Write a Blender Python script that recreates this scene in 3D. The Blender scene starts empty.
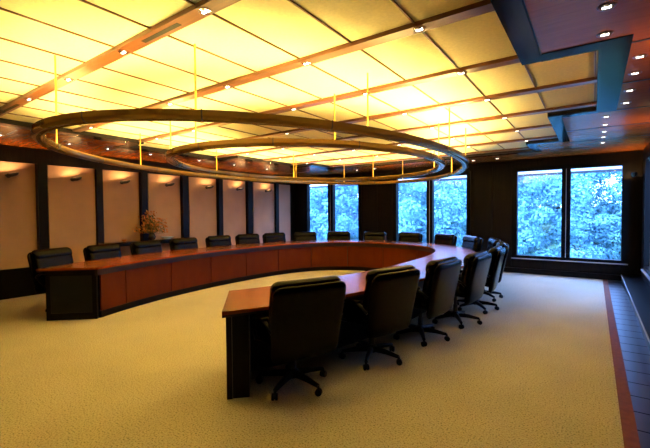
import bpy, bmesh, math, random
from mathutils import Vector, Matrix
PI = math.pi
C = bpy.context.scene.collection
rnd = random.Random(7)

# ------------------------------------------------------------------ materials
def new_mat(name):
    m = bpy.data.materials.new(name); m.use_nodes = True
    nt = m.node_tree; b = nt.nodes['Principled BSDF']
    return m, nt, b

def rgba(c): return (c[0], c[1], c[2], 1)

def plain(name, col, rough=.5, metal=0, spec=.5, coat=0, noise=0, nscale=8, bump=0, stretch=None, sheen=0):
    m, nt, b = new_mat(name)
    b.inputs['Base Color'].default_value = rgba(col)
    b.inputs['Roughness'].default_value = rough
    b.inputs['Metallic'].default_value = metal
    b.inputs['Specular IOR Level'].default_value = spec
    b.inputs['Coat Weight'].default_value = coat
    b.inputs['Coat Roughness'].default_value = .08
    b.inputs['Sheen Weight'].default_value = sheen
    if noise or bump:
        tc = nt.nodes.new('ShaderNodeTexCoord'); mp = nt.nodes.new('ShaderNodeMapping')
        nt.links.new(tc.outputs['Object'], mp.inputs['Vector'])
        if stretch: mp.inputs['Scale'].default_value = stretch
        n = nt.nodes.new('ShaderNodeTexNoise'); n.inputs['Scale'].default_value = nscale
        n.inputs['Detail'].default_value = 5
        nt.links.new(mp.outputs['Vector'], n.inputs['Vector'])
        if noise:
            r = nt.nodes.new('ShaderNodeValToRGB')
            r.color_ramp.elements[0].position = .3; r.color_ramp.elements[1].position = .7
            r.color_ramp.elements[0].color = rgba([max(0, c * (1 - noise)) for c in col])
            r.color_ramp.elements[1].color = rgba([min(1, c * (1 + noise)) for c in col])
            nt.links.new(n.outputs['Fac'], r.inputs['Fac'])
            nt.links.new(r.outputs['Color'], b.inputs['Base Color'])
        if bump:
            bp = nt.nodes.new('ShaderNodeBump'); bp.inputs['Strength'].default_value = bump
            bp.inputs['Distance'].default_value = .01
            nt.links.new(n.outputs['Fac'], bp.inputs['Height'])
            nt.links.new(bp.outputs['Normal'], b.inputs['Normal'])
    return m

def emit(name, col, strength):
    m, nt, b = new_mat(name)
    b.inputs['Base Color'].default_value = (0.8, .8, .8, 1)
    b.inputs['Emission Color'].default_value = rgba(col)
    b.inputs['Emission Strength'].default_value = strength
    return m

def carpet_mat():
    m, nt, b = new_mat('beige loop carpet')
    tc = nt.nodes.new('ShaderNodeTexCoord')
    n1 = nt.nodes.new('ShaderNodeTexNoise'); n1.inputs['Scale'].default_value = 85; n1.inputs['Detail'].default_value = 3
    n2 = nt.nodes.new('ShaderNodeTexNoise'); n2.inputs['Scale'].default_value = 1.4; n2.inputs['Detail'].default_value = 4
    r = nt.nodes.new('ShaderNodeValToRGB')
    r.color_ramp.elements[0].position = .33; r.color_ramp.elements[0].color = (.22, .20, .145, 1)
    r.color_ramp.elements[1].position = .62; r.color_ramp.elements[1].color = (.60, .555, .41, 1)
    e = r.color_ramp.elements.new(.45); e.color = (.50, .46, .34, 1)
    mx = nt.nodes.new('ShaderNodeMixRGB'); mx.blend_type = 'MULTIPLY'; mx.inputs['Fac'].default_value = .25
    for n in (n1, n2): nt.links.new(tc.outputs['Object'], n.inputs['Vector'])
    nt.links.new(n1.outputs['Fac'], r.inputs['Fac'])
    nt.links.new(r.outputs['Color'], mx.inputs['Color1']); nt.links.new(n2.outputs['Fac'], mx.inputs['Color2'])
    nt.links.new(mx.outputs['Color'], b.inputs['Base Color'])
    bp = nt.nodes.new('ShaderNodeBump'); bp.inputs['Strength'].default_value = .5; bp.inputs['Distance'].default_value = .01
    nt.links.new(n1.outputs['Fac'], bp.inputs['Height']); nt.links.new(bp.outputs['Normal'], b.inputs['Normal'])
    b.inputs['Roughness'].default_value = .95; b.inputs['Specular IOR Level'].default_value = .1
    return m

def wood(name, c1, c2, rough, stretch, scale=6, coat=0, spec=.5):
    m, nt, b = new_mat(name)
    tc = nt.nodes.new('ShaderNodeTexCoord'); mp = nt.nodes.new('ShaderNodeMapping')
    mp.inputs['Scale'].default_value = stretch
    n = nt.nodes.new('ShaderNodeTexNoise'); n.inputs['Scale'].default_value = scale; n.inputs['Detail'].default_value = 7
    n.inputs['Distortion'].default_value = .6
    r = nt.nodes.new('ShaderNodeValToRGB')
    r.color_ramp.elements[0].position = .32; r.color_ramp.elements[0].color = rgba(c1)
    r.color_ramp.elements[1].position = .7; r.color_ramp.elements[1].color = rgba(c2)
    nt.links.new(tc.outputs['Object'], mp.inputs['Vector']); nt.links.new(mp.outputs['Vector'], n.inputs['Vector'])
    nt.links.new(n.outputs['Fac'], r.inputs['Fac']); nt.links.new(r.outputs['Color'], b.inputs['Base Color'])
    b.inputs['Roughness'].default_value = rough; b.inputs['Coat Weight'].default_value = coat
    b.inputs['Coat Roughness'].default_value = .1; b.inputs['Specular IOR Level'].default_value = spec
    return m

def plank_mat():
    # dark floor boards running across the strip: seams every 15 cm along Y
    m, nt, b = new_mat('dark floor boards')
    tc = nt.nodes.new('ShaderNodeTexCoord'); sp = nt.nodes.new('ShaderNodeSeparateXYZ')
    nt.links.new(tc.outputs['Object'], sp.inputs[0])
    d = nt.nodes.new('ShaderNodeMath'); d.operation = 'DIVIDE'; d.inputs[1].default_value = .30
    fl = nt.nodes.new('ShaderNodeMath'); fl.operation = 'FRACT'
    lt = nt.nodes.new('ShaderNodeMath'); lt.operation = 'LESS_THAN'; lt.inputs[1].default_value = .045
    nt.links.new(sp.outputs['Y'], d.inputs[0]); nt.links.new(d.outputs[0], fl.inputs[0]); nt.links.new(fl.outputs[0], lt.inputs[0])
    mx = nt.nodes.new('ShaderNodeMixRGB'); mx.inputs['Color1'].default_value = (.016, .010, .007, 1); mx.inputs['Color2'].default_value = (.004, .003, .003, 1)
    nt.links.new(lt.outputs[0], mx.inputs['Fac']); nt.links.new(mx.outputs['Color'], b.inputs['Base Color'])
    rg = nt.nodes.new('ShaderNodeMath'); rg.operation = 'MULTIPLY_ADD'; rg.inputs[1].default_value = .3; rg.inputs[2].default_value = .34
    nt.links.new(lt.outputs[0], rg.inputs[0]); nt.links.new(rg.outputs[0], b.inputs['Roughness']); iv = nt.nodes.new('ShaderNodeMath'); iv.operation = 'MULTIPLY_ADD'; iv.inputs[1].default_value = -.8; iv.inputs[2].default_value = .7
    nt.links.new(lt.outputs[0], iv.inputs[0]); nt.links.new(iv.outputs[0], b.inputs['Specular IOR Level'])
    return m

def glass_mat():
    m, nt, b = new_mat('window glass')
    for n in list(nt.nodes):
        if n.type != 'OUTPUT_MATERIAL': nt.nodes.remove(n)
    out = [n for n in nt.nodes if n.type == 'OUTPUT_MATERIAL'][0]
    t = nt.nodes.new('ShaderNodeBsdfTransparent'); t.inputs['Color'].default_value = (.93, .97, .97, 1)
    g = nt.nodes.new('ShaderNodeBsdfGlossy'); g.inputs['Roughness'].default_value = .02
    mx = nt.nodes.new('ShaderNodeMixShader'); mx.inputs['Fac'].default_value = .05
    nt.links.new(t.outputs[0], mx.inputs[1]); nt.links.new(g.outputs[0], mx.inputs[2]); nt.links.new(mx.outputs[0], out.inputs['Surface'])
    return m

def leaf_mat(name, c1, c2):
    m, nt, b = new_mat(name)
    gi = nt.nodes.new('ShaderNodeTexCoord'); n = nt.nodes.new('ShaderNodeTexNoise'); n.inputs['Scale'].default_value = 2.2
    n.inputs['Detail'].default_value = 6
    r = nt.nodes.new('ShaderNodeValToRGB'); r.color_ramp.elements[0].position = .35; r.color_ramp.elements[1].position = .65
    r.color_ramp.elements[0].color = rgba(c1); r.color_ramp.elements[1].color = rgba(c2)
    nt.links.new(gi.outputs['Object'], n.inputs['Vector']); nt.links.new(n.outputs['Fac'], r.inputs['Fac'])
    nt.links.new(r.outputs['Color'], b.inputs['Base Color'])
    b.inputs['Roughness'].default_value = .6
    return m

M = {}
M['carpet'] = carpet_mat()
M['border'] = plain('red-brown border strip', (.16, .045, .02), .7, noise=.2, nscale=20, spec=.15)
M['plank'] = plank_mat()
M['darkwood'] = wood('dark walnut panelling', (.003, .002, .0015), (.010, .0055, .0035), .42, (8, 8, .6), 3, spec=.12)
M['black'] = plain('black lacquer', (.003, .0025, .0025), .35, spec=.12)
M['soffit'] = wood('polished mahogany soffit', (.32, .075, .010), (.41, .104, .015), .26, (.7, 9, 9), 3, spec=.4)
M['beam'] = wood('reddish beam wood', (.15, .05, .018), (.24, .085, .03), .3, (.7, 9, 9), 4, spec=.6)
M['frame'] = plain('dark lacquered coffer frame', (.011, .009, .014), .16, spec=.11)
M['groove'] = plain('dark groove', (.012, .007, .005), .5)
M['panel'] = plain('cream fabric ceiling panel', (.87, .78, .50), .9, spec=.1, noise=.06, nscale=40, bump=.15)
M['tbar'] = plain('brown joint bar', (.17, .075, .022), .35)
M['slot'] = plain('black air slot', (.006, .005, .004), .5)
M['fabric'] = plain('mauve-beige wall fabric', (.43, .265, .18), .95, spec=.1, noise=.06, nscale=3, bump=.1)
M['pilaster'] = plain('dark pilaster wood', (.005, .003, .003), .33, spec=.12)
M['tabletop'] = wood('red-brown table veneer', (.19, .040, .004), (.28, .066, .008), .22, (3, 3, 3), 2.2, spec=.55)
M['tableband'] = plain('darker veneer band', (.16, .045, .016), .25, noise=.12, nscale=12)
M['front'] = wood('orange-brown front panel', (.085, .015, .003), (.10, .018, .002), .5, (2, 2, .5), 3, spec=.06)
M['apron'] = plain('dark apron', (.016, .009, .007), .35, spec=.25)
M['endinset'] = plain('greenish black inset', (.006, .007, .004), .4, spec=.3)
M['leather'] = plain('black leather', (.002, .0018, .0018), .27, bump=.08, nscale=60, spec=.11)
M['plastic'] = plain('black plastic', (.003, .003, .003), .35, spec=.12)
M['chromedark'] = plain('dark metal', (.05, .05, .055), .3, metal=1)
M['ring'] = plain('bronze lacquered ring', (.34, .20, .055), .17, metal=.5, spec=.6)
M['ringgroove'] = plain('black ring joint', (.02, .012, .006), .4)
M['brass'] = plain('yellow brass rod', (.85, .55, .08), .4, metal=.2)
M['lamp'] = emit('warm cove lamp', (1, .75, .225), 152)
M['can'] = emit('downlight lens', (1, .92, .8), 5)
M['bulb'] = emit('sconce bulb', (1, .60, .22), 600)
M['canring'] = plain('chrome downlight ring', (.75, .72, .66), .15, metal=1)
M['canoff'] = plain('downlight reflector, unlit', (.5, .36, .2), .2, metal=1)
M['sconce'] = plain('dark bronze sconce', (.03, .02, .013), .35, metal=.6)
M['sill'] = plain('pale stone sill', (.35, .36, .38), .4)
M['glass'] = glass_mat()
M['leafA'] = leaf_mat('pale leaves', (.06, .20, .30), (.30, .62, .58))
M['leafB'] = leaf_mat('blue-green leaves', (.035, .13, .26), (.24, .54, .56))
M['bark'] = plain('grey bark', (.07, .06, .05), .9, noise=.3)
M['lawn'] = plain('lawn', (.10, .22, .10), .95, noise=.3, nscale=2)
M['eave'] = plain('grey eave bar', (.03, .036, .045), .7)
M['sky_strip'] = plain('white sky strip board', (.85, .86, .86), .7)
M['vase'] = plain('dark glazed vase', (.03, .02, .015), .15)
M['flower'] = plain('rust dried blossom', (.50, .17, .04), .8, noise=.4, nscale=30)
M['dryleaf'] = plain('olive dried leaf', (.14, .10, .03), .8, noise=.4, nscale=30)
M['consoletop'] = plain('polished black console top', (.012, .01, .01), .1)
M['bowl'] = plain('orange bowl glaze', (.55, .16, .03), .3)
M['bluewhite'] = plain('pale blue reflection dish', (.75, .86, .95), .12)

# ------------------------------------------------------------------ mesh helpers
def obj(name, bm, mat, parent=None, smooth=None):
    bmesh.ops.recalc_face_normals(bm, faces=bm.faces)
    me = bpy.data.meshes.new(name); bm.to_mesh(me); bm.free()
    mats = mat if isinstance(mat, (list, tuple)) else [mat]
    for m in mats: me.materials.append(M[m])
    if smooth is not None:
        for p in me.polygons: p.use_smooth = True
        me.set_sharp_from_angle(angle=math.radians(smooth))
    o = bpy.data.objects.new(name, me); C.objects.link(o)
    if parent: o.parent = parent
    return o

def thing(name, label, cat, loc=(0, 0, 0), rz=0, group=None):
    o = bpy.data.objects.new(name, None); C.objects.link(o)
    o.empty_display_size = .1
    o.location = loc; o.rotation_euler = (0, 0, rz); o['label'] = label; o['category'] = cat
    if group: o['group'] = group
    return o

def tag(o, label, cat, group=None, kind=None):
    o['label'] = label; o['category'] = cat
    if group: o['group'] = group
    if kind: o['kind'] = kind
    return o

def struct(name, bm, mat, parent=None, smooth=None, label=None):
    o = obj(name, bm, mat, parent, smooth); o['kind'] = 'structure'
    if label: o['label'] = label
    return o

def box(bm, x0, x1, y0, y1, z0, z1, mi=0):
    v = [bm.verts.new(p) for p in ((x0,y0,z0),(x1,y0,z0),(x1,y1,z0),(x0,y1,z0),(x0,y0,z1),(x1,y0,z1),(x1,y1,z1),(x0,y1,z1))]
    for f in ((0,3,2,1),(4,5,6,7),(0,1,5,4),(1,2,6,5),(2,3,7,6),(3,0,4,7)):
        bm.faces.new([v[i] for i in f]).material_index = mi

def bx(*a):
    bm = bmesh.new(); box(bm, *a); return bm

def bevel(bm, w, seg=2):
    bmesh.ops.bevel(bm, geom=bm.edges[:], offset=w, segments=seg, affect='EDGES', profile=.5)
    return bm

def rbox(bm, cx, cy, cz, sx, sy, sz, r, seg=3, inner=3, deform=None):
    """rounded box with half sizes sx,sy,sz and corner radius r"""
    def coords(s):
        rr = min(r, s * .999)
        a = [-s + rr * i / seg for i in range(seg)]
        m = [(-s + rr) + (2 * (s - rr)) * i / inner for i in range(inner + 1)]
        return a + m + [-q for q in reversed(a)], rr
    X, rx = coords(sx); Y, ry = coords(sy); Z, rz = coords(sz)
    new = {}
    def vert(p):
        k = tuple(round(q, 6) for q in p)
        if k in new: return new[k]
        q = []; dl = []
        for c, s, rr in ((p[0], sx, rx), (p[1], sy, ry), (p[2], sz, rz)):
            i = max(-(s - rr), min(s - rr, c)); q.append(i); dl.append((c - i) / rr)
        L = math.sqrt(sum(t * t for t in dl)) or 1
        mx = max(abs(t) for t in dl) or 1
        w = [q[0] + dl[0] / L * mx * rx, q[1] + dl[1] / L * mx * ry, q[2] + dl[2] / L * mx * rz]
        w = Vector((w[0] + cx, w[1] + cy, w[2] + cz))
        if deform: w = Vector(deform(w))
        new[k] = bm.verts.new(w); return new[k]
    def face(A, B, f):
        for i in range(len(A) - 1):
            for j in range(len(B) - 1):
                bm.faces.new([vert(f(A[i], B[j])), vert(f(A[i+1], B[j])), vert(f(A[i+1], B[j+1])), vert(f(A[i], B[j+1]))])
    for s in (-1, 1):
        face(X, Y, lambda a, b: (a, b, s * sz)); face(X, Z, lambda a, b: (a, s * sy, b)); face(Y, Z, lambda a, b: (s * sx, a, b))
    return bm

def tube(bm, pts, r, n=8, cap=True, radii=None):
    pts = [Vector(p) for p in pts]; rings = []
    up = None
    for i, p in enumerate(pts):
        t = (pts[min(i+1, len(pts)-1)] - pts[max(i-1, 0)]).normalized()
        if up is None:
            up = Vector((0, 0, 1)) if abs(t.z) < .9 else Vector((1, 0, 0))
        a = t.cross(up)
        if a.length < 1e-5: a = t.cross(Vector((0, 1, 0)))
        a.normalize(); b = a.cross(t).normalized(); up = b
        rr = radii[i] if radii else r
        rings.append([bm.verts.new(p + (a * math.cos(k*2*PI/n) + b * math.sin(k*2*PI/n)) * rr) for k in range(n)])
    for i in range(len(rings) - 1):
        for k in range(n):
            bm.faces.new([rings[i][k], rings[i][(k+1) % n], rings[i+1][(k+1) % n], rings[i+1][k]])
    if cap:
        bm.faces.new(rings[0][::-1]); bm.faces.new(rings[-1])
    return bm

def lathe(bm, prof, n=16, ctr=(0, 0, 0), mat=None):
    """prof: list of (radius, z)"""
    rings = []
    for r, z in prof:
        rings.append([Vector((max(r, .0005) * math.cos(k*2*PI/n), max(r, .0005) * math.sin(k*2*PI/n), z)) for k in range(n)])
    vs = [[bm.verts.new(((mat @ p) if mat else p) + Vector(ctr)) for p in ring] for ring in rings]
    for i in range(len(vs) - 1):
        for k in range(n):
            bm.faces.new([vs[i][k], vs[i][(k+1) % n], vs[i+1][(k+1) % n], vs[i+1][k]])
    bm.faces.new(vs[0][::-1]); bm.faces.new(vs[-1])
    return bm

def sweep(bm, path, prof, closed=False, caps=True):
    """path: list of (x,y,nx,ny) with outward normals; prof: closed list of (offset,z)"""
    rings = [[bm.verts.new((x + nx*o, y + ny*o, z)) for o, z in prof] for x, y, nx, ny in path]
    n = len(prof); m = len(rings)
    for i in range(m if closed else m - 1):
        a = rings[i]; b = rings[(i+1) % m]
        for k in range(n):
            bm.faces.new([a[k], a[(k+1) % n], b[(k+1) % n], b[k]])
    if not closed and caps:
        bm.faces.new(rings[0][::-1]); bm.faces.new(rings[-1])
    return bm

def copy_tree(o, parent=None):
    c = o.copy(); C.objects.link(c)
    if parent: c.parent = parent
    for ch in list(o.children): copy_tree(ch, c)
    return c

ORD = ['first', 'second', 'third', 'fourth', 'fifth', 'sixth', 'seventh', 'eighth', 'ninth', 'tenth', 'eleventh', 'twelfth']

# ------------------------------------------------------------------ room shell
XL, XR, YF, YB = -8.55, .82, -1.4, 10.2
ZS, ZB, ZP = 2.745, 2.78, 2.80          # soffit, beam and ceiling-panel undersides
LEDGE = .50

struct('floor', bx(XL, .175, YF, YB, -.10, 0), 'carpet')
struct('floor_boards', bx(.26, LEDGE, YF, YB, -.10, -.004), 'plank')
struct('trim_1', bx(.175, .26, YF, YB, -.10, .003), 'border', label='red-brown strip between carpet and floor boards')
bm = bx(LEDGE, XR, YF, YB, -.10, .13)
struct('trim_2', bm, 'black', label='low black ledge along the right wall')
struct('trim_3', bx(LEDGE - .012, LEDGE, YF, YB, .115, .133), 'sill', label='thin pale strip painted as the highlight on the low ledge edge')  # pale colour paints the highlight along the ledge edge

# left wall : wainscot, fabric panels, pilasters
wl = struct('wall_left', bx(XL - .15, XL, YF, YB, 0, 3.0), 'darkwood')
struct('baseboard_left', bx(XL, XL + .05, YF, YB, 0, .53), 'black')
panels = [(-1.1, -.45), (-.3, .55), (.70, 1.55), (1.72, 2.64), (2.84, 3.68), (3.81, 4.62), (4.84, 5.68), (5.94, 6.80), (7.02, 7.88), (8.20, 9.14), (9.29, 9.93)]
for a, b in panels:
    obj('wall_panel', bevel(bx(XL + .001, XL + .022, a, b, .53, 2.45), .004, 1), 'fabric', wl)
for i in range(len(panels) - 1):
    a, b = panels[i][1], panels[i+1][0]
    w = b - a
    dpt = .11 if w > .19 else .07
    obj('pilaster', bx(XL + .001, XL + .022 + dpt, a + .005, min(b, a + .15) - .005, .53, 2.45), 'pilaster', wl)

# walls with window openings
def wall_with_openings(name, axis, pos, thick, a0, a1, ops, mat='darkwood'):
    """axis 'x': wall runs along x at y=pos ; ops: list of (a,b,z0,z1)"""
    bm = bmesh.new(); edges = sorted(ops)
    def put(a, b, z0, z1):
        if axis == 'x': box(bm, a, b, pos, pos + thick, z0, z1)
        else: box(bm, pos, pos + thick, a, b, z0, z1)
    cur = a0
    for a, b, z0, z1 in edges:
        put(cur, a, 0, 3.0); put(a, b, 0, z0); put(a, b, z1, 3.0); cur = b
    put(cur, a1, 0, 3.0)
    return struct(name, bm, mat)

SILL, HEAD = .40, 2.50
back_ops = [(-8.02, -5.92, SILL, HEAD), (-4.73, -2.66, SILL, HEAD), (-1.56, .53, SILL, HEAD)]
right_ops = [(7.35, 9.40, SILL, HEAD)]
wb = wall_with_openings('wall_back', 'x', YB, .18, XL - .15, XR + .18, back_ops)
wall_with_openings('wall_right', 'y', XR, .18, YF, YB, right_ops)
struct('wall_front', bx(XL - .15, XR + .18, YF - .15, YF, 0, 3.0), 'darkwood')
struct('baseboard_back', bx(XL + .05, LEDGE, YB - .03, YB, 0, .12), 'black')
# wood panel joints on the back wall
for x0, x1 in ((-5.86, -5.35), (-5.31, -4.82), (-2.54, -2.08), (-2.04, -1.64)):
    obj('wall_panel', bevel(bx(x0, x1, YB - .02, YB - .001, .14, 2.66), .006, 1), 'darkwood', wb)

def window(n, axis, pos, op, split, sgn):
    """frame, centre mullion, two sashes with panes, sill"""
    a, b, z0, z1 = op
    def B(a_, b_, d0, d1, z_, z__):
        if axis == 'x': return bx(a_, b_, pos + d0, pos + d1, z_, z__)
        return bx(pos + d0, pos + d1, a_, b_, z_, z__)
    bm = bmesh.new()
    def add(a_, b_, d0, d1, z_, z__):
        if axis == 'x': box(bm, a_, b_, pos + d0, pos + d1, z_, z__)
        else: box(bm, pos + d0, pos + d1, a_, b_, z_, z__)
    t = .045
    add(a - .05, a + t, -.03, .13, z0 - .03, z1 + .05); add(b - t, b + .05, -.03, .13, z0 - .03, z1 + .05)
    add(a + t, b - t, -.03, .13, z1 - t, z1 + .05); add(a + t, b - t, -.03, .13, z0 - .03, z0 + .035)
    w = struct('window_%d' % n, bm, 'black')
    obj('mullion', B(split[0], split[1], -.025, .12, z0 + .035, z1 - t), 'black', w)
    mid = (split[0] + split[1]) / 2
    obj('mullion_bead', B(mid - .006, mid + .006, -.034, -.026, z0 + .035, z1 - t), 'sill', w, None)
    for p0, p1 in ((a + t, split[0]), (split[1], b - t)):
        obj('pane', B(p0, p1, .045, .051, z0 + .035, z1 - t), 'glass', w)
    obj('window_sill', B(a - .07, b + .07, -.07, -.03, z0 - .05, z0 - .03), 'sill', w)
    return w
window(1, 'x', YB, back_ops[0], (-7.12, -6.92), 1)
window(2, 'x', YB, back_ops[1], (-3.78, -3.61), 1)
window(3, 'x', YB, back_ops[2], (-.60, -.43), 1)
for i, o in enumerate(right_ops):
    m = (o[0] + o[1]) / 2
    window(4 + i, 'y', XR, o, (m - .085, m + .085), 1)

# ------------------------------------------------------------------ ceiling: stepped coffer in a polished soffit
bands = [(YF, .45, None), (.45, 1.52, (-5.85, -1.04)), (1.52, 3.62, (-6.5, -.51)), (3.62, 5.80, (-7.03, .015)), (5.80, 7.90, (-6.5, -.51)), (7.90, 8.92, (-6.0, -1.04)), (8.92, YB, None)]
ce = thing('ceiling', '', ''); del ce['label'], ce['category']; ce['kind'] = 'structure'
bm = bmesh.new()
for y0, y1, op in bands:
    if op is None: box(bm, XL, XR, y0, y1, ZS, 2.9)
    else:
        box(bm, XL, op[0], y0, y1, ZS, 2.9); box(bm, op[1], XR, y0, y1, ZS, 2.9)
obj('soffit', bm, 'soffit', ce)
bm = bx(-7.2, .2, .3, 9.1, ZP, 2.83)
obj('luminous_panel_field', bm, 'panel', ce)
# grooves that divide the soffit into inset panels
bm = bmesh.new()
def g(x0, x1, y0, y1): box(bm, x0, x1, y0, y1, ZS - .004, ZS + .01)
for y in (4.72, 5.94, 7.04, 8.20): g(.20, .74, y, y + .03)
g(-.37, -.35, -.6, 3.64); g(-.37, .34, 3.62, 3.645); g(.34, .36, -.6, 3.645)
g(-.38, .2, 7.04, 7.07); g(-.38, .2, 8.20, 8.23); g(-.9, .2, 9.05, 9.08)
for y in (1.5, 3.6, 5.7, 7.8, 9.1): g(-8.4, -7.1, y, y + .025)
g(-8.2, -.95, 9.06, 9.085)
obj('soffit_groove', bm, 'groove', ce)
# flat lacquered frame round the coffer
bm = bmesh.new()
def fr(x0, x1, y0, y1, d=.007): box(bm, x0, x1, y0, y1, ZS - d, ZS + .01)
for i, (y0, y1, op) in enumerate(bands):
    if not op: continue
    wr = .20 if op[1] > 0 else .15
    pv, nx_ = bands[i-1][2], bands[i+1][2]
    fr(op[1], op[1] + wr, y0 - (.15 if not pv or pv[1] < op[1] else 0), y1 + (.15 if not nx_ or nx_[1] < op[1] else 0))
    fr(op[0] - .25, op[0], y0 - (.15 if not pv or pv[0] > op[0] else 0), y1 + (.15 if not nx_ or nx_[0] > op[0] else 0))
    for nb, yy, sg in ((bands[i-1], y0, -1), (bands[i+1], y1, 1)):
        a, b = sorted((yy, yy + sg * .15))
        if nb[2] is None: fr(op[0], op[1], a, b, .0078)
        else:
            if nb[2][1] < op[1]: fr(nb[2][1], op[1], a, b, .0078)
            if nb[2][0] > op[0]: fr(op[0], nb[2][0], a, b, .0078)
obj('coffer_frame', bm, 'frame', ce)
# cove trim: dark vertical lip round the coffer edge
bm = bmesh.new()
def ext(y):
    for y0, y1, op in bands:
        if op and y0 <= y < y1: return op
    return None
for y0, y1, op in bands:
    if op:
        box(bm, op[0] - .012, op[0] + .001, y0, y1, ZS - .003, ZP); box(bm, op[1] - .001, op[1] + .012, y0, y1, ZS - .003, ZP)
for i in range(len(bands) - 1):
    y = bands[i][1]; o0, o1 = bands[i][2], bands[i+1][2]
    if o0 and o1:
        for k in (0, 1):
            a, b = sorted((o0[k], o1[k])); box(bm, a, b, y - .008, y + .008, ZS - .003, ZP)
    else:
        o = o0 or o1; box(bm, o[0], o[1], y - .008, y + .008, ZS - .003, ZP)
obj('coffer_lip', bm, 'groove', ce)
# thin joints between the fabric panels
bm = bmesh.new()
for k in range(-1, 14):
    x = -.51 - .507 * k
    for y0, y1, op in bands:
        if op and op[0] < x < op[1]: box(bm, x - .005, x + .005, y0, y1, ZP - .012, ZP + .005)
obj('panel_joint', bm, 'tbar', ce)
# beams
BEAMS = [1.53 + 1.022 * k for k in range(8)]
beam_objs = []
for k, y in enumerate(BEAMS[:8]):
    if ext(y - .02) is None: continue
    lo = min(ext(y - .05)[0], ext(y + .05)[0]) ; hi = max(ext(y - .05)[1], ext(y + .05)[1])
    b = struct('trim_%d' % (4 + k), bx(lo, hi, y - .052, y + .052, ZB - .012, ZP + .004), 'beam', label='long brown wooden ceiling beam')
    beam_objs.append(b)
    for (x0, x1) in ((-2.72, -2.27), (-5.92, -5.40)) if k == 0 else ():
        obj('air_slot', bx(x0, x1, y - .018, y + .018, ZB - .014, ZB - .008), 'slot', b)

# downlights
def make_can():
    r = thing('recessed_downlight', '', 'downlight')
    bm = bmesh.new(); lathe(bm, [(.050, 0), (.050, -.004), (.040, -.006), (.039, 0)], 16); obj('trim_ring', bm, 'beam', r, 40)
    bm = bmesh.new(); q = random.Random(5)
    for k in range(9):
        a0, a1 = k * 2*PI/9, (k+1) * 2*PI/9
        v = [bm.verts.new((.039*math.cos(t), .039*math.sin(t), -.001)) for t in (a0, a1)] + [bm.verts.new((.012*math.cos(t), .012*math.sin(t), -.004 - q.uniform(0, .006))) for t in (a1, a0)]
        bm.faces.new(v)
    obj('reflector', bm, 'canring', r)
    bm = bmesh.new(); rbox(bm, 0, 0, -.0065, .024, .010, .0055, .005, 2, 1); obj('lamp', bm, 'can', r, 60)
    return r
can0 = make_can(); can_used = [False]
def place_can(x, y, z, label, group, lit=True):
    if not can_used[0]: c = can0; can_used[0] = True
    else: c = copy_tree(can0)
    c.location = (x, y, z); c['label'] = label; c['group'] = group
    return c
beam_names = ['nearest', 'second', 'third', 'fourth', 'fifth', 'sixth', 'seventh']
for k, y in enumerate(BEAMS[:7]):
    e = ext(y + .06)
    xs = [x for x in (-6, -5, -4, -3, -2, -1) if e[0] + .2 < x < e[1] - .2]
    if k == 0: xs = [-5.06, -4.03, -3.01, -2.0]
    for j, x in enumerate(xs):
        place_can(x, y, ZB - .012, 'recessed downlight in the %s ceiling beam, %s from the left' % (beam_names[k] if k == 0 else beam_names[k] + ' nearest', ORD[j]), 'downlights in the ceiling beams')
rs = [(.05, 2.91), (.05, 3.35), (.29, 4.0), (.29, 4.45), (.29, 5.05), (.29, 5.6), (.12, 6.26), (.12, 6.82), (.12, 7.41), (.12, 7.95), (.12, 8.6)]
for j, (x, y) in enumerate(rs):
    place_can(x, y, ZS, 'recessed downlight in the right-hand wooden soffit, %s of the row from the front' % ORD[j], 'downlights in the right soffit')
for j, y in enumerate([1.9, 2.85, 3.5, 4.35, 4.85, 5.55, 6.6, 7.8]):
    place_can(-7.55, y, ZS, 'recessed downlight in the soffit by the left wall, %s from the front' % ORD[j], 'downlights in the left soffit')
for j, x in enumerate([-5.68, -5.1, -2.4, -1.86]):
    place_can(x, 9.62, ZS, 'recessed downlight in the soffit in front of the back wall, %s from the left' % ORD[j], 'downlights in the back soffit')

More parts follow.
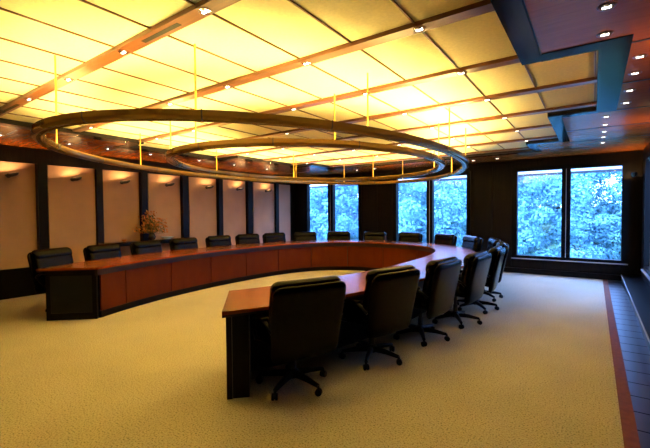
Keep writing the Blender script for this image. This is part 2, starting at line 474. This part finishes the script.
# ------------------------------------------------------------------ ring chandeliers
def ell_path(cx, cy, a, b, rot, n):
    P = []
    cr, sr = math.cos(rot), math.sin(rot)
    for i in range(n):
        t = 2 * PI * i / n
        x, y = a * math.cos(t), b * math.sin(t); nx, ny = math.cos(t) / a, math.sin(t) / b
        L = math.hypot(nx, ny); nx /= L; ny /= L
        P.append((cx + x*cr - y*sr, cy + x*sr + y*cr, nx*cr - ny*sr, nx*sr + ny*cr))
    return P
def ring_fixture(label, cx, cy, a, b, rot, rods, nj):
    r = thing('ring_chandelier', label, 'chandelier', (cx, cy, 2.215), 0)
    P = [(x - cx, y - cy, nx, ny) for x, y, nx, ny in ell_path(cx, cy, a, b, rot, 144)]
    prof = [(.056, .028), (.054, .074), (.046, .074), (.046, .038), (-.042, .038), (-.042, .070), (-.050, .070), (-.053, .026),
            (-.044, .008), (-.030, .0), (-.020, .001), (-.016, .010), (.004, .010), (.008, .001), (.027, .0), (.043, .008)]
    bm = bmesh.new(); sweep(bm, P, prof, True); obj('ring_trough', bm, 'ring', r, 35)
    bm = bmesh.new(); sweep(bm, P, [(-.016, .041), (-.016, .046), (-.009, .051), (.013, .051), (.020, .046), (.020, .041)], True); obj('lamp_tube', bm, 'lamp', r, 60)
    k = len(P) // nj
    for j in range(nj):
        i = j * k; seg = [P[i]]
        x, y, nx, ny = P[i]; tx, ty = -ny, nx
        pr = [(o * 1.04 + (.001 if o > 0 else -.001), z + (-.0015 if z < .03 else 0)) for o, z in [prof[q] for q in (1, 0, 15, 14, 13, 12, 11, 10, 9, 8, 7, 6)]]
        pr2 = [(o * .96, z + .004) for o, z in reversed(pr)]
        bm = bmesh.new(); sweep(bm, [(x - tx*.006, y - ty*.006, nx, ny), (x + tx*.006, y + ty*.006, nx, ny)], pr + pr2)
        obj('joint_band', bm, 'ringgroove', r)
    for (rx, ry) in rods:
        x, y, nx, ny = ell_path(0, 0, a, b, rot, 720)[int(rx * 2)]; x += nx * ry; y += ny * ry
        bm = bmesh.new(); tube(bm, [(x, y, .053), (x, y, ZP - 2.215 - .002)], .0072, 8); rod = obj('suspension_rod', bm, 'brass', r, 40)
        bm = bmesh.new(); lathe(bm, [(.02, .0), (.02, .012), (.009, .02)], 10, (x, y, .060)); obj('rod_cap', bm, 'brass', rod, 40)
    return r
ring_fixture('large outer elliptical bronze ring light hung from the ceiling above the table', -3.90, 5.0, 2.41, 3.74, math.radians(4),
             [(q, .0) for q in (271, 299, 327.5, 354, 14.5, 43.5, 82.5, 117.5, 142, 176.5, 205, 238)], 18)
ring_fixture('smaller inner round bronze ring light hung inside the large ring', -3.76, 5.08, 1.93, 2.41, 0,
             [(q, .0) for q in (272, 318, 10, 43.5, 97, 147, 251)], 14)

# ------------------------------------------------------------------ conference table
TCX, TCY = -4.29, 5.4
TROT = math.radians(-.7)
def curve(a, bn, bf, t, nf=2.3):
    c, s = math.cos(t), math.sin(t); e = 2 / nf
    x, y = (a * c, bn * s) if s < 0 else (a * math.copysign(abs(c)**e, c), bf * s**e)
    return Vector((TCX + x*math.cos(TROT) - y*math.sin(TROT), TCY + x*math.sin(TROT) + y*math.cos(TROT)))
def inner(t): return curve(1.98, 4.2, 3.02, t, 2.7)
def outer(t): return curve(2.80, 5.0, 3.72, t)
T0, T1 = math.radians(-44.2), math.radians(224.2)
def path_of(fn, n=2000):
    raw = [fn(T0 + (T1 - T0) * i / n) for i in range(n + 1)]
    L = [0]
    for i in range(n): L.append(L[-1] + (raw[i+1] - raw[i]).length)
    return raw, L
def resample(fn, m, s0=0, s1=1, off=0):
    raw, L = path_of(fn); out = []; j = 0
    for i in range(m + 1):
        d = (s0 + (s1 - s0) * i / m) * L[-1]
        while j < len(L) - 2 and L[j+1] < d: j += 1
        f = (d - L[j]) / max(1e-9, L[j+1] - L[j]); p = raw[j].lerp(raw[j+1], f)
        a, b = raw[max(0, j-6)], raw[min(len(raw)-1, j+7)]
        t = (b - a).normalized(); n = Vector((t.y, -t.x))
        p = p + n * off
        out.append((p.x, p.y, n.x, n.y))
    return out
NT = 120
inn = resample(inner, NT); out = resample(outer, NT)
tb = thing('conference_table', 'large horseshoe-shaped conference table with red-brown veneer top and dark base', 'table', (TCX, TCY, 0))
def loc(p): return (p[0] - TCX, p[1] - TCY)
def strip(bm, A, B, z0, z1):
    v = []
    for p, q in zip(A, B):
        v.append([bm.verts.new((*loc(p), z1)), bm.verts.new((*loc(q), z1)), bm.verts.new((*loc(q), z0)), bm.verts.new((*loc(p), z0))])
    for i in range(len(v) - 1):
        for k in range(4):
            bm.faces.new([v[i][k], v[i][(k+1) % 4], v[i+1][(k+1) % 4], v[i+1][k]])
    bm.faces.new(v[0][::-1]); bm.faces.new(v[-1])
def lerp(A, B, f): return [(p[0] + (q[0]-p[0])*f, p[1] + (q[1]-p[1])*f) for p, q in zip(A, B)]
bm = bmesh.new(); strip(bm, lerp(inn, out, 0), lerp(inn, out, 1), .712, .740); obj('tabletop', bm, 'tabletop', tb, 30)
# darker cross-grain veneer band at the two ends, let into the top
for A in (0, NT):
    s = 1 if A == 0 else -1
    i0, i1 = inn[A], inn[A + s]; o0, o1 = out[A], out[A + s]
    f = .07 / math.hypot(i1[0]-i0[0], i1[1]-i0[1]); h_ = .07 / math.hypot(o1[0]-o0[0], o1[1]-o0[1])
    E_ = [i0, (i0[0] + (i1[0]-i0[0])*f, i0[1] + (i1[1]-i0[1])*f)]; F_ = [o0, (o0[0] + (o1[0]-o0[0])*h_, o0[1] + (o1[1]-o0[1])*h_)]
    bm = bmesh.new(); strip(bm, E_, F_, .7395, .7412); obj('end_band', bm, 'tableband', tb)
# dark edge under the veneer (slightly inset on the outside, flush on the inside)
bm = bmesh.new(); strip(bm, lerp(inn, out, .012), lerp(inn, out, .055), .625, .712); obj('apron', bm, 'apron', tb, 30)
bm = bmesh.new(); strip(bm, lerp(inn, out, .955), lerp(inn, out, .992), .690, .712); obj('outer_edge', bm, 'apron', tb, 30)
# curved front wall: kick plinth, panels with dark reveals
K0, K1 = .005, .995
ki = [(p[0] + p[2]*.03, p[1] + p[3]*.03) for p in resample(inner, 110, K0, K1)]; ko = resample(outer, 110, K0, K1)
kb = [(p[0] + p[2]*.052, p[1] + p[3]*.052) for p in resample(inner, 110, K0, K1)]
bm = bmesh.new(); strip(bm, ki, lerp(ki, ko, .30), 0, .10); obj('kick_plinth', bm, 'black', tb, 30)
bm = bmesh.new(); strip(bm, kb, lerp(ki, ko, .30), .09, .712); obj('back_board', bm, 'black', tb, 30)  # made deep so its black fills the shade under the tabletop
NPAN = 16
for k in range(NPAN):
    s0 = K0 + (K1 - K0) * max(0, k - .5) / (NPAN - 1); s1 = K0 + (K1 - K0) * min(NPAN - 1, k + .5) / (NPAN - 1); gp = .0006
    bm = bmesh.new(); sweep(bm, [(*loc(p), p[2], p[3]) for p in resample(inner, 10, s0 + gp, s1 - gp)], [(.051, .10), (.051, .622), (.032, .622), (.032, .10)])
    obj('front_panel', bm, 'front', tb, 30)
# end pedestals with framed inset
for A in (0, NT):
    s = 1 if A == 0 else -1
    i0, o0, i1 = Vector(inn[A][:2]), Vector(out[A][:2]), Vector(inn[A + s][:2])
    u = (o0 - i0).normalized(); W = (o0 - i0).length
    dvec = Vector((-u.y, u.x)); dvec = dvec if dvec.dot(i1 - i0) > 0 else -dvec
    org = i0 + u * .035 + dvec * .02
    def q(bm, a0, a1, d0, d1, z0, z1):
        pts = [org + u*a + dvec*d for a, d in ((a0, d0), (a1, d0), (a1, d1), (a0, d1))]
        lo = [bm.verts.new((*loc(p), z0)) for p in pts]; hi = [bm.verts.new((*loc(p), z1)) for p in pts]
        bm.faces.new(lo[::-1]); bm.faces.new(hi)
        for i in range(4): bm.faces.new([lo[i], lo[(i+1) % 4], hi[(i+1) % 4], hi[i]])
    ww = W - .14
    bm = bmesh.new(); q(bm, 0, ww, .012, .045, 0, .712); ep = obj('end_panel', bm, 'black', tb)
    bm = bmesh.new(); t = .06
    q(bm, 0, ww, 0, .012, 0, .10); q(bm, 0, ww, 0, .012, .63, .712); q(bm, 0, t, 0, .012, .10, .63); q(bm, ww - t, ww, 0, .012, .10, .63)
    obj('panel_frame', bm, 'black', ep)
    bm = bmesh.new(); q(bm, t, ww - t, .006, .0115, .10, .63); obj('inset', bm, 'endinset', ep)
    if A == 0: bm = bmesh.new(); q(bm, .03, ww - .012, .046, .18, .0, .70); obj('end_shade_fill', bm, 'black', tb)  # black box added to carry the darkness under the near table end

# ------------------------------------------------------------------ chairs
def make_chair():
    r = thing('office_chair', '', 'chair')
    bm = bmesh.new()
    rbox(bm, 0, .03, .455, .265, .265, .06, .055, 4, 4, lambda p: (p.x, p.y, p.z + .018 * (1 - (p.x/.27)**2) - .02 * max(0, p.y - .12) / .15))
    obj('seat', bm, 'leather', r, 60)
    def rec(p):                                        # recline, wrap-around and waist of the back
        h = (p.z - .46) / .5
        w = 1 - .06 * (1 - min(1, max(0, h / .45))) + .0 * h
        x = p.x * w
        y = p.y - .09 * h - .02 * h * h + .16 * x * x
        return (x, y, p.z)
    bm = bmesh.new(); rbox(bm, 0, -.275, .63, .33, .034, .312, .075, 4, 6, rec); obj('backrest', bm, 'leather', r, 60)
    bm = bmesh.new(); rbox(bm, 0, -.195, .70, .315, .06, .262, .09, 4, 6, rec); obj('back_cushion', bm, 'leather', r, 60)
    bm = bmesh.new(); rbox(bm, 0, -.19, .897, .312, .07, .077, .065, 4, 6, rec); obj('head_roll', bm, 'leather', r, 60)
    for s in (-1, 1):
        bm = bmesh.new()
        tube(bm, [(s*.25, .10, .42), (s*.295, .11, .43), (s*.31, .11, .50), (s*.31, .10, .61), (s*.307, .05, .635), (s*.307, -.12, .635), (s*.305, -.20, .60), (s*.29, -.24, .56)], .016, 8)
        a = obj('armrest', bm, 'plastic', r, 50)
        bm = bmesh.new(); rbox(bm, s*.307, -.02, .652, .036, .125, .017, .016, 3, 3); obj('arm_pad', bm, 'leather', a, 60)
    bm = bmesh.new(); box(bm, -.10, .10, -.12, .14, .375, .40); bevel(bm, .008); obj('seat_mechanism', bm, 'plastic', r, 40)
    bm = bmesh.new(); lathe(bm, [(.03, .11), (.03, .24), (.022, .245), (.022, .378)], 12); obj('gas_column', bm, 'chromedark', r, 40)
    bm = bmesh.new(); tube(bm, [(0, -.06, .385), (0, -.25, .40), (0, -.285, .47), (0, -.30, .60)], .022, 6); obj('back_bracket', bm, 'plastic', r, 50)
    bm = bmesh.new(); lathe(bm, [(.05, .075), (.055, .09), (.055, .125), (.035, .15)], 12); hub = obj('base_hub', bm, 'plastic', r, 40)
    for k in range(5):
        a = PI/2 + PI + .3 + k * 2 * PI / 5; c, s = math.cos(a), math.sin(a)
        bm = bmesh.new(); tube(bm, [(c*.04, s*.04, .105), (c*.17, s*.17, .098), (c*.30, s*.30, .078)], .02, 8, True, [.032, .026, .018]); leg = obj('base_leg', bm, 'plastic', r, 50)
        bm = bmesh.new()
        rot = Matrix.Rotation(a + .5, 3, 'Z') @ Matrix.Rotation(PI/2, 3, 'X')
        lathe(bm, [(.010, -.026), (.026, -.025), (.029, -.02), (.029, -.006), (.02, -.004), (.02, .004), (.029, .006), (.029, .02), (.026, .025), (.01, .026)], 14, (c*.305, s*.305, .029), rot)
        tube(bm, [(c*.305, s*.305, .045), (c*.30, s*.30, .082)], .011, 6)
        obj('caster', bm, 'plastic', leg, 40)
    return r
chair0 = make_chair(); ch_used = [False]
SEATS = [(.0355, -.08), (.090, -.10), (.142, -.10), (.192, -.02), (.241, .04), (.289, .08), (.334, .10), (.379, -.03), (.4265, -.1), (.4814, -.1), (.5363, -.1),
         (.5895, -.1), (.6386, -.1), (.6856, -.1), (.7290, -.1), (.7745, -.1), (.8251, -.1), (.8742, -.1), (.9251, -.1), (.9700, .03)]
NCH = len(SEATS)
chair_pos = [resample(outer, 1, q, q, off)[0] for q, off in SEATS]
RIGHT = 8
for k, (x, y, nx, ny) in enumerate(chair_pos):
    if not ch_used[0]: c = chair0; ch_used[0] = True
    else: c = copy_tree(chair0)
    c.location = (x, y, 0)
    c.rotation_euler = (0, 0, math.atan2(-ny, -nx) - PI/2 + rnd.uniform(-.06, .06))
    if k == 0: lab = 'black leather office chair closest to the camera, at the right end of the table'
    elif k < RIGHT: lab = 'black office chair on the table\'s right side, %s from the nearest' % ORD[k]
    elif k < 12: lab = 'black office chair at the table\'s far bend, %s from the right' % ORD[k - RIGHT]
    elif k < NCH - 1: lab = 'black office chair on the table\'s left side, %s from the left end' % ORD[NCH - 1 - k]
    else: lab = 'black leather office chair at the left end of the table, leftmost of all'
    c['label'] = lab; c['group'] = 'chairs around the conference table'

# ------------------------------------------------------------------ sconces
def make_sconce():
    r = thing('wall_sconce', '', 'sconce')                      # wall at local x=0, projecting +x
    bm = bmesh.new(); lathe(bm, [(.04, 0), (.04, .012), (.02, .018)], 14, (0, 0, 0), Matrix.Rotation(PI/2, 3, 'Y')); obj('wall_plate', bm, 'sconce', r, 40)
    bm = bmesh.new(); tube(bm, [(.01, 0, 0), (.07, .0, -.02), (.14, .01, -.012)], .011, 8); obj('arm', bm, 'sconce', r, 50)
    tilt = Matrix.Rotation(math.radians(16), 3, 'X')
    def bowl(f, z0, z1, n=20, m=5):
        rows = []
        for i in range(m + 1):
            q = i / m; k = math.sqrt(max(0, 1 - (1 - q)**2)) * .94 + .06
            rows.append([Vector((.045*f*k*math.cos(t*2*PI/n), .105*f*k*math.sin(t*2*PI/n), z0 + (z1 - z0 + .004 * max(0, -math.cos(t*2*PI/n)))*q)) for t in range(n)])
        return rows
    off = Vector((.17, .02, -.03))
    bm = bmesh.new(); rows = bowl(1, 0, .06) + list(reversed(bowl(.9, .006, .06)))
    vv = [[bm.verts.new(tilt @ p + off) for p in rw] for rw in rows]
    for i in range(len(vv) - 1):
        for k in range(20): bm.faces.new([vv[i][k], vv[i][(k+1) % 20], vv[i+1][(k+1) % 20], vv[i+1][k]])
    bm.faces.new(vv[0][::-1]); bm.faces.new(vv[-1])
    sh = obj('shade', bm, 'sconce', r, 40)
    bm = bmesh.new(); rbox(bm, 0, 0, 0, .012, .05, .008, .007, 2, 2); bmesh.ops.transform(bm, matrix=Matrix.Translation(off) @ tilt.to_4x4() @ Matrix.Translation((.008, 0, .042)), verts=bm.verts)
    obj('bulb', bm, 'bulb', sh, 50)
    return r
sc0 = make_sconce(); first = True
for k, y in enumerate([2.24, 3.26, 4.23, 5.31, 6.48, 7.56, 8.74]):
    c = sc0 if first else copy_tree(sc0); first = False
    c.location = (XL + .023, y, 2.20)
    c['label'] = 'small dark spot sconce high on the left wall, %s from the left' % ORD[k]; c['group'] = 'sconces on the left wall'
c = copy_tree(sc0); c.location = (XR - .001, 9.7, 2.20); c.rotation_euler = (0, 0, PI)
c['label'] = 'small dark sconce in the right corner beside the back window'; c['category'] = 'sconce'
for y, lab in ((6.8, 'added unseen sconce on the right wall nearer than the window'), (3.65, 'added unseen sconce on the right wall close to the front of the room')):  # unseen sconces added to light the right side of the ceiling
    c = copy_tree(sc0); c.location = (XR - .001, y, 2.20); c.rotation_euler = (0, 0, PI); c['label'] = lab; c['category'] = 'sconce'

# ------------------------------------------------------------------ console with dried flowers
ct = thing('console_table', 'shallow dark console table with polished top against the left wall', 'console table', (-8.24, 4.7, 0))
obj('console_top', bevel(bx(-.15, .16, -1.05, 1.05, .875, .905), .004, 1), 'consoletop', ct)
obj('apron', bx(-.13, .14, -1.0, 1.0, .815, .875), 'black', ct)
for sx in (-.12, .13):
    for sy in (-.99, .99):
        obj('leg', bx(sx - .02, sx + .02, sy - .02, sy + .02, 0, .815), 'black', ct)
vs = thing('flower_vase', 'dark vase of rust-coloured dried flowers standing on the console table', 'flower arrangement', (-8.21, 4.72, .905))
bm = bmesh.new(); lathe(bm, [(.05, 0), (.075, .03), (.085, .08), (.06, .13), (.045, .15), (.05, .165), (.04, .165), (.03, .10)], 18); obj('vase', bm, 'vase', vs, 50)
stems = bmesh.new(); flo = bmesh.new(); lea = bmesh.new()
def quad(bm, p, s, n=None):
    a = Vector((rnd.gauss(0, 1), rnd.gauss(0, 1), rnd.gauss(0, 1))).normalized(); b = a.orthogonal().normalized(); a = a.cross(b)
    vsx = [bm.verts.new(p + a*s*i + b*s*.55*j) for i, j in ((-1, 0), (0, -1), (1, 0), (0, 1))]
    bm.faces.new(vsx)
for k in range(46):
    a = rnd.uniform(0, 2*PI); sp = min(.22, abs(rnd.gauss(0, .15)) + .03); h = rnd.uniform(.20, .66) - sp * .3
    top = Vector((max(-.13, min(.3, math.cos(a)*sp*.8)), math.sin(a)*sp*1.45, h))
    mid = Vector((top.x*.4, top.y*.4, .14 + (h - .14)*.55))
    tube(stems, [(0, 0, .10), mid, top], .004, 5)
    for j in range(9):
        p = top + Vector((rnd.gauss(0, .03), rnd.gauss(0, .04), rnd.gauss(0, .04))); p.x = max(-.13, p.x); p.z = max(.17, p.z)
        quad(flo, p, rnd.uniform(.020, .040))
    for j in range(7):
        p = mid.lerp(top, rnd.uniform(-.3, .9)) + Vector((rnd.gauss(0, .03), rnd.gauss(0, .035), rnd.gauss(0, .03))); p.x = max(-.13, p.x); p.z = max(.17, p.z)
        quad(lea, p, rnd.uniform(.020, .042))
obj('stems', stems, 'dryleaf', vs); obj('blossoms', flo, 'flower', vs); obj('leaves', lea, 'dryleaf', vs)
bm = bmesh.new(); lathe(bm, [(.03, 0), (.035, .008), (.07, .05), (.066, .05), (.03, .014)], 18); bw = obj('bowl', bm, 'bowl', None, 50)
bw.location = (-8.21, 4.10, .905); tag(bw, 'small orange bowl on the console table left of the flowers', 'bowl')
bm = bmesh.new(); lathe(bm, [(.05, 0), (.07, .008), (.15, .058), (.145, .060), (.05, .016)], 22); bw = obj('reflection_dish', bm, 'bluewhite', None, 50)  # dish put in for the window reflected in the console top
bw.location = (-8.16, 5.08, .905); tag(bw, 'pale blue reflection dish standing in for the window reflection in the console top, right of the flowers', 'dish')

# ------------------------------------------------------------------ outdoors
bm = bmesh.new(); gy = [(YB + 1.2, -2.0), (18.5, -2.0), (21.2, -1.2), (26, .3), (32, 1.2), (60, 2.0)]
for (ya, za), (yb, zb) in zip(gy[:-1], gy[1:]):
    bm.faces.new([bm.verts.new(p) for p in ((-60, ya, za), (40, ya, za), (40, yb, zb), (-60, yb, zb))])
bmesh.ops.remove_doubles(bm, verts=bm.verts, dist=.001)
bmesh.ops.solidify(bm, geom=bm.faces[:], thickness=.3)
struct('ground', bm, 'lawn')
struct('ground_right', bx(XR + 1.2, 40, -20, YB + 1.2, -2.3, -2.0), 'lawn')
struct('trim_20', bx(XL - 1, XR + 2.2, YB + 1.55, YB + 1.62, 2.465, 2.525), 'eave', label='dark grey eave bar outside the back windows')
struct('trim_21', bx(XL - 1, XR + 2.2, YB + 1.56, YB + 1.62, 2.526, 2.62), 'sky_strip', label='white sky strip board added above the grey bar outside the back windows in place of bright sky')  # white board added in place of the bright sky strip over the bar

def make_tree(seed, mat, R=1.55, H=5.8, n=24000):
    rr = random.Random(seed)
    r = thing('leafy_tree', '', 'tree')
    bm = bmesh.new()
    tube(bm, [(0, 0, 0), (.03, .02, .9), (0, .04, 1.7)], .1, 8, True, [.12, .09, .05])
    for k in range(6):
        a = k * 1.05 + rr.uniform(-.3, .3); z = rr.uniform(.6, 1.3)
        tube(bm, [(0, 0, z), (math.cos(a)*R*.4, math.sin(a)*R*.4, z + .2), (math.cos(a)*R*.6, math.sin(a)*R*.6, z + .35)], .05, 5, True, [.045, .03, .012])
    obj('trunk', bm, 'bark', r, 60)
    blobs = []
    for k in range(64):
        a = rr.uniform(0, 2*PI); zz = rr.uniform(.6, H - .5); fr = math.sqrt(max(.1, 1 - ((zz - H*.48) / (H*.56))**2))
        d = R * fr * math.sqrt(rr.uniform(.35, 1))
        blobs.append((Vector((math.cos(a)*d, math.sin(a)*d, zz)), rr.uniform(.4, .72)))
    bm = bmesh.new()
    for k in range(n):
        c, s = blobs[k % len(blobs)]
        v = Vector((rr.gauss(0, 1), rr.gauss(0, 1), rr.gauss(0, 1))).normalized() * s * rr.uniform(.6, 1.0)
        p = c + Vector((v.x, v.y, v.z * .75))
        nrm = (v.normalized() + Vector((rr.gauss(0, .5), rr.gauss(0, .5), rr.gauss(.3, .5)))).normalized()
        a = nrm.orthogonal().normalized(); b = nrm.cross(a); th = rr.uniform(0, PI); a, b = a*math.cos(th) + b*math.sin(th), b*math.cos(th) - a*math.sin(th)
        L = rr.uniform(.04, .085)
        bm.faces.new([bm.verts.new(p + a*L), bm.verts.new(p + b*L*.6), bm.verts.new(p - a*L), bm.verts.new(p - b*L*.6)])
    obj('crown', bm, mat, r)
    return r
protos = [make_tree(1, 'leafA'), make_tree(2, 'leafB'), make_tree(3, 'leafA')]
spots = [(-20.5 + 4.7*i, 16.6) for i in range(6)] + [(-22.8 + 4.7*i, 21.2) for i in range(7)] + [(-25.2 + 4.7*i, 26) for i in range(7)] + [(7.4, 11.8), (7.4, 7.1), (7.2, 2.4)]
used = set()
for i, (x, y) in enumerate(spots):
    k = (i * 2 + i // 9) % 3
    o = protos[k] if k not in used else copy_tree(protos[k]); used.add(k)
    s = rnd.uniform(.97, 1.06) * (1, 1.05, 1.1, 1)[(i > 5) + (i > 12) + (i > 19)]
    o.location = (x, y, (-2.05, -1.25, .25, -2.05)[(i > 5) + (i > 12) + (i > 19)]); o.rotation_euler = (0, 0, rnd.uniform(0, 6.28)); o.scale = (s, s, s)
    if i < 6: o['label'] = 'leafy tree in cool daylight in the near row outside the back windows'; o['group'] = 'near trees behind the back windows'
    elif i < 13: o['label'] = 'leafy tree in the middle row outside the back windows'; o['group'] = 'middle trees behind the back windows'
    elif i < 20: o['label'] = 'leafy tree in the far row outside the back windows'; o['group'] = 'far trees behind the back windows'
    else: o['label'] = 'leafy tree outside the right-hand windows'; o['group'] = 'trees beside the right windows'

# ------------------------------------------------------------------ light
w = bpy.data.worlds.new('World'); bpy.context.scene.world = w; w.use_nodes = True
bg = w.node_tree.nodes['Background']; bg.inputs['Color'].default_value = (.215, .385, 1.0, 1); bg.inputs['Strength'].default_value = 20
sl = bpy.data.lights.new('sun', 'SUN'); sl.energy = 4; sl.color = (.52, .88, 1.0); sl.angle = math.radians(3)
so = bpy.data.objects.new('sun', sl); C.objects.link(so)
so.rotation_euler = Vector((.35, .62, -.70)).to_track_quat('-Z', 'Y').to_euler()   # over the roof onto the trees

# ------------------------------------------------------------------ camera
f, yaw, pitch, roll = 377.66, .61831, .0301, -.00717
F = Vector((-math.sin(yaw)*math.cos(pitch), math.cos(yaw)*math.cos(pitch), -math.sin(pitch)))
r0 = Vector((math.cos(yaw), math.sin(yaw), 0)); u0 = r0.cross(F)
Rt = r0*math.cos(roll) + u0*math.sin(roll); Up = -r0*math.sin(roll) + u0*math.cos(roll)
cam = bpy.data.cameras.new('camera'); co = bpy.data.objects.new('camera', cam); C.objects.link(co)
cam.sensor_width = 36; cam.lens = f / 650 * 36; cam.clip_start = .05; cam.clip_end = 200
mw = Matrix(((Rt.x, Up.x, -F.x, 0), (Rt.y, Up.y, -F.y, 0), (Rt.z, Up.z, -F.z, 1.5), (0, 0, 0, 1)))
co.matrix_world = mw
S = bpy.context.scene; S.camera = co
S.view_settings.view_transform = 'Standard'; S.view_settings.look = 'None'; S.view_settings.gamma = 1; S.view_settings.use_curve_mapping = False
S.view_settings.exposure = 0
S.cycles.use_denoising = True
S.cycles.max_bounces = 8; S.cycles.diffuse_bounces = 5; S.cycles.glossy_bounces = 4; S.cycles.transparent_max_bounces = 12
S.cycles.sample_clamp_indirect = 40
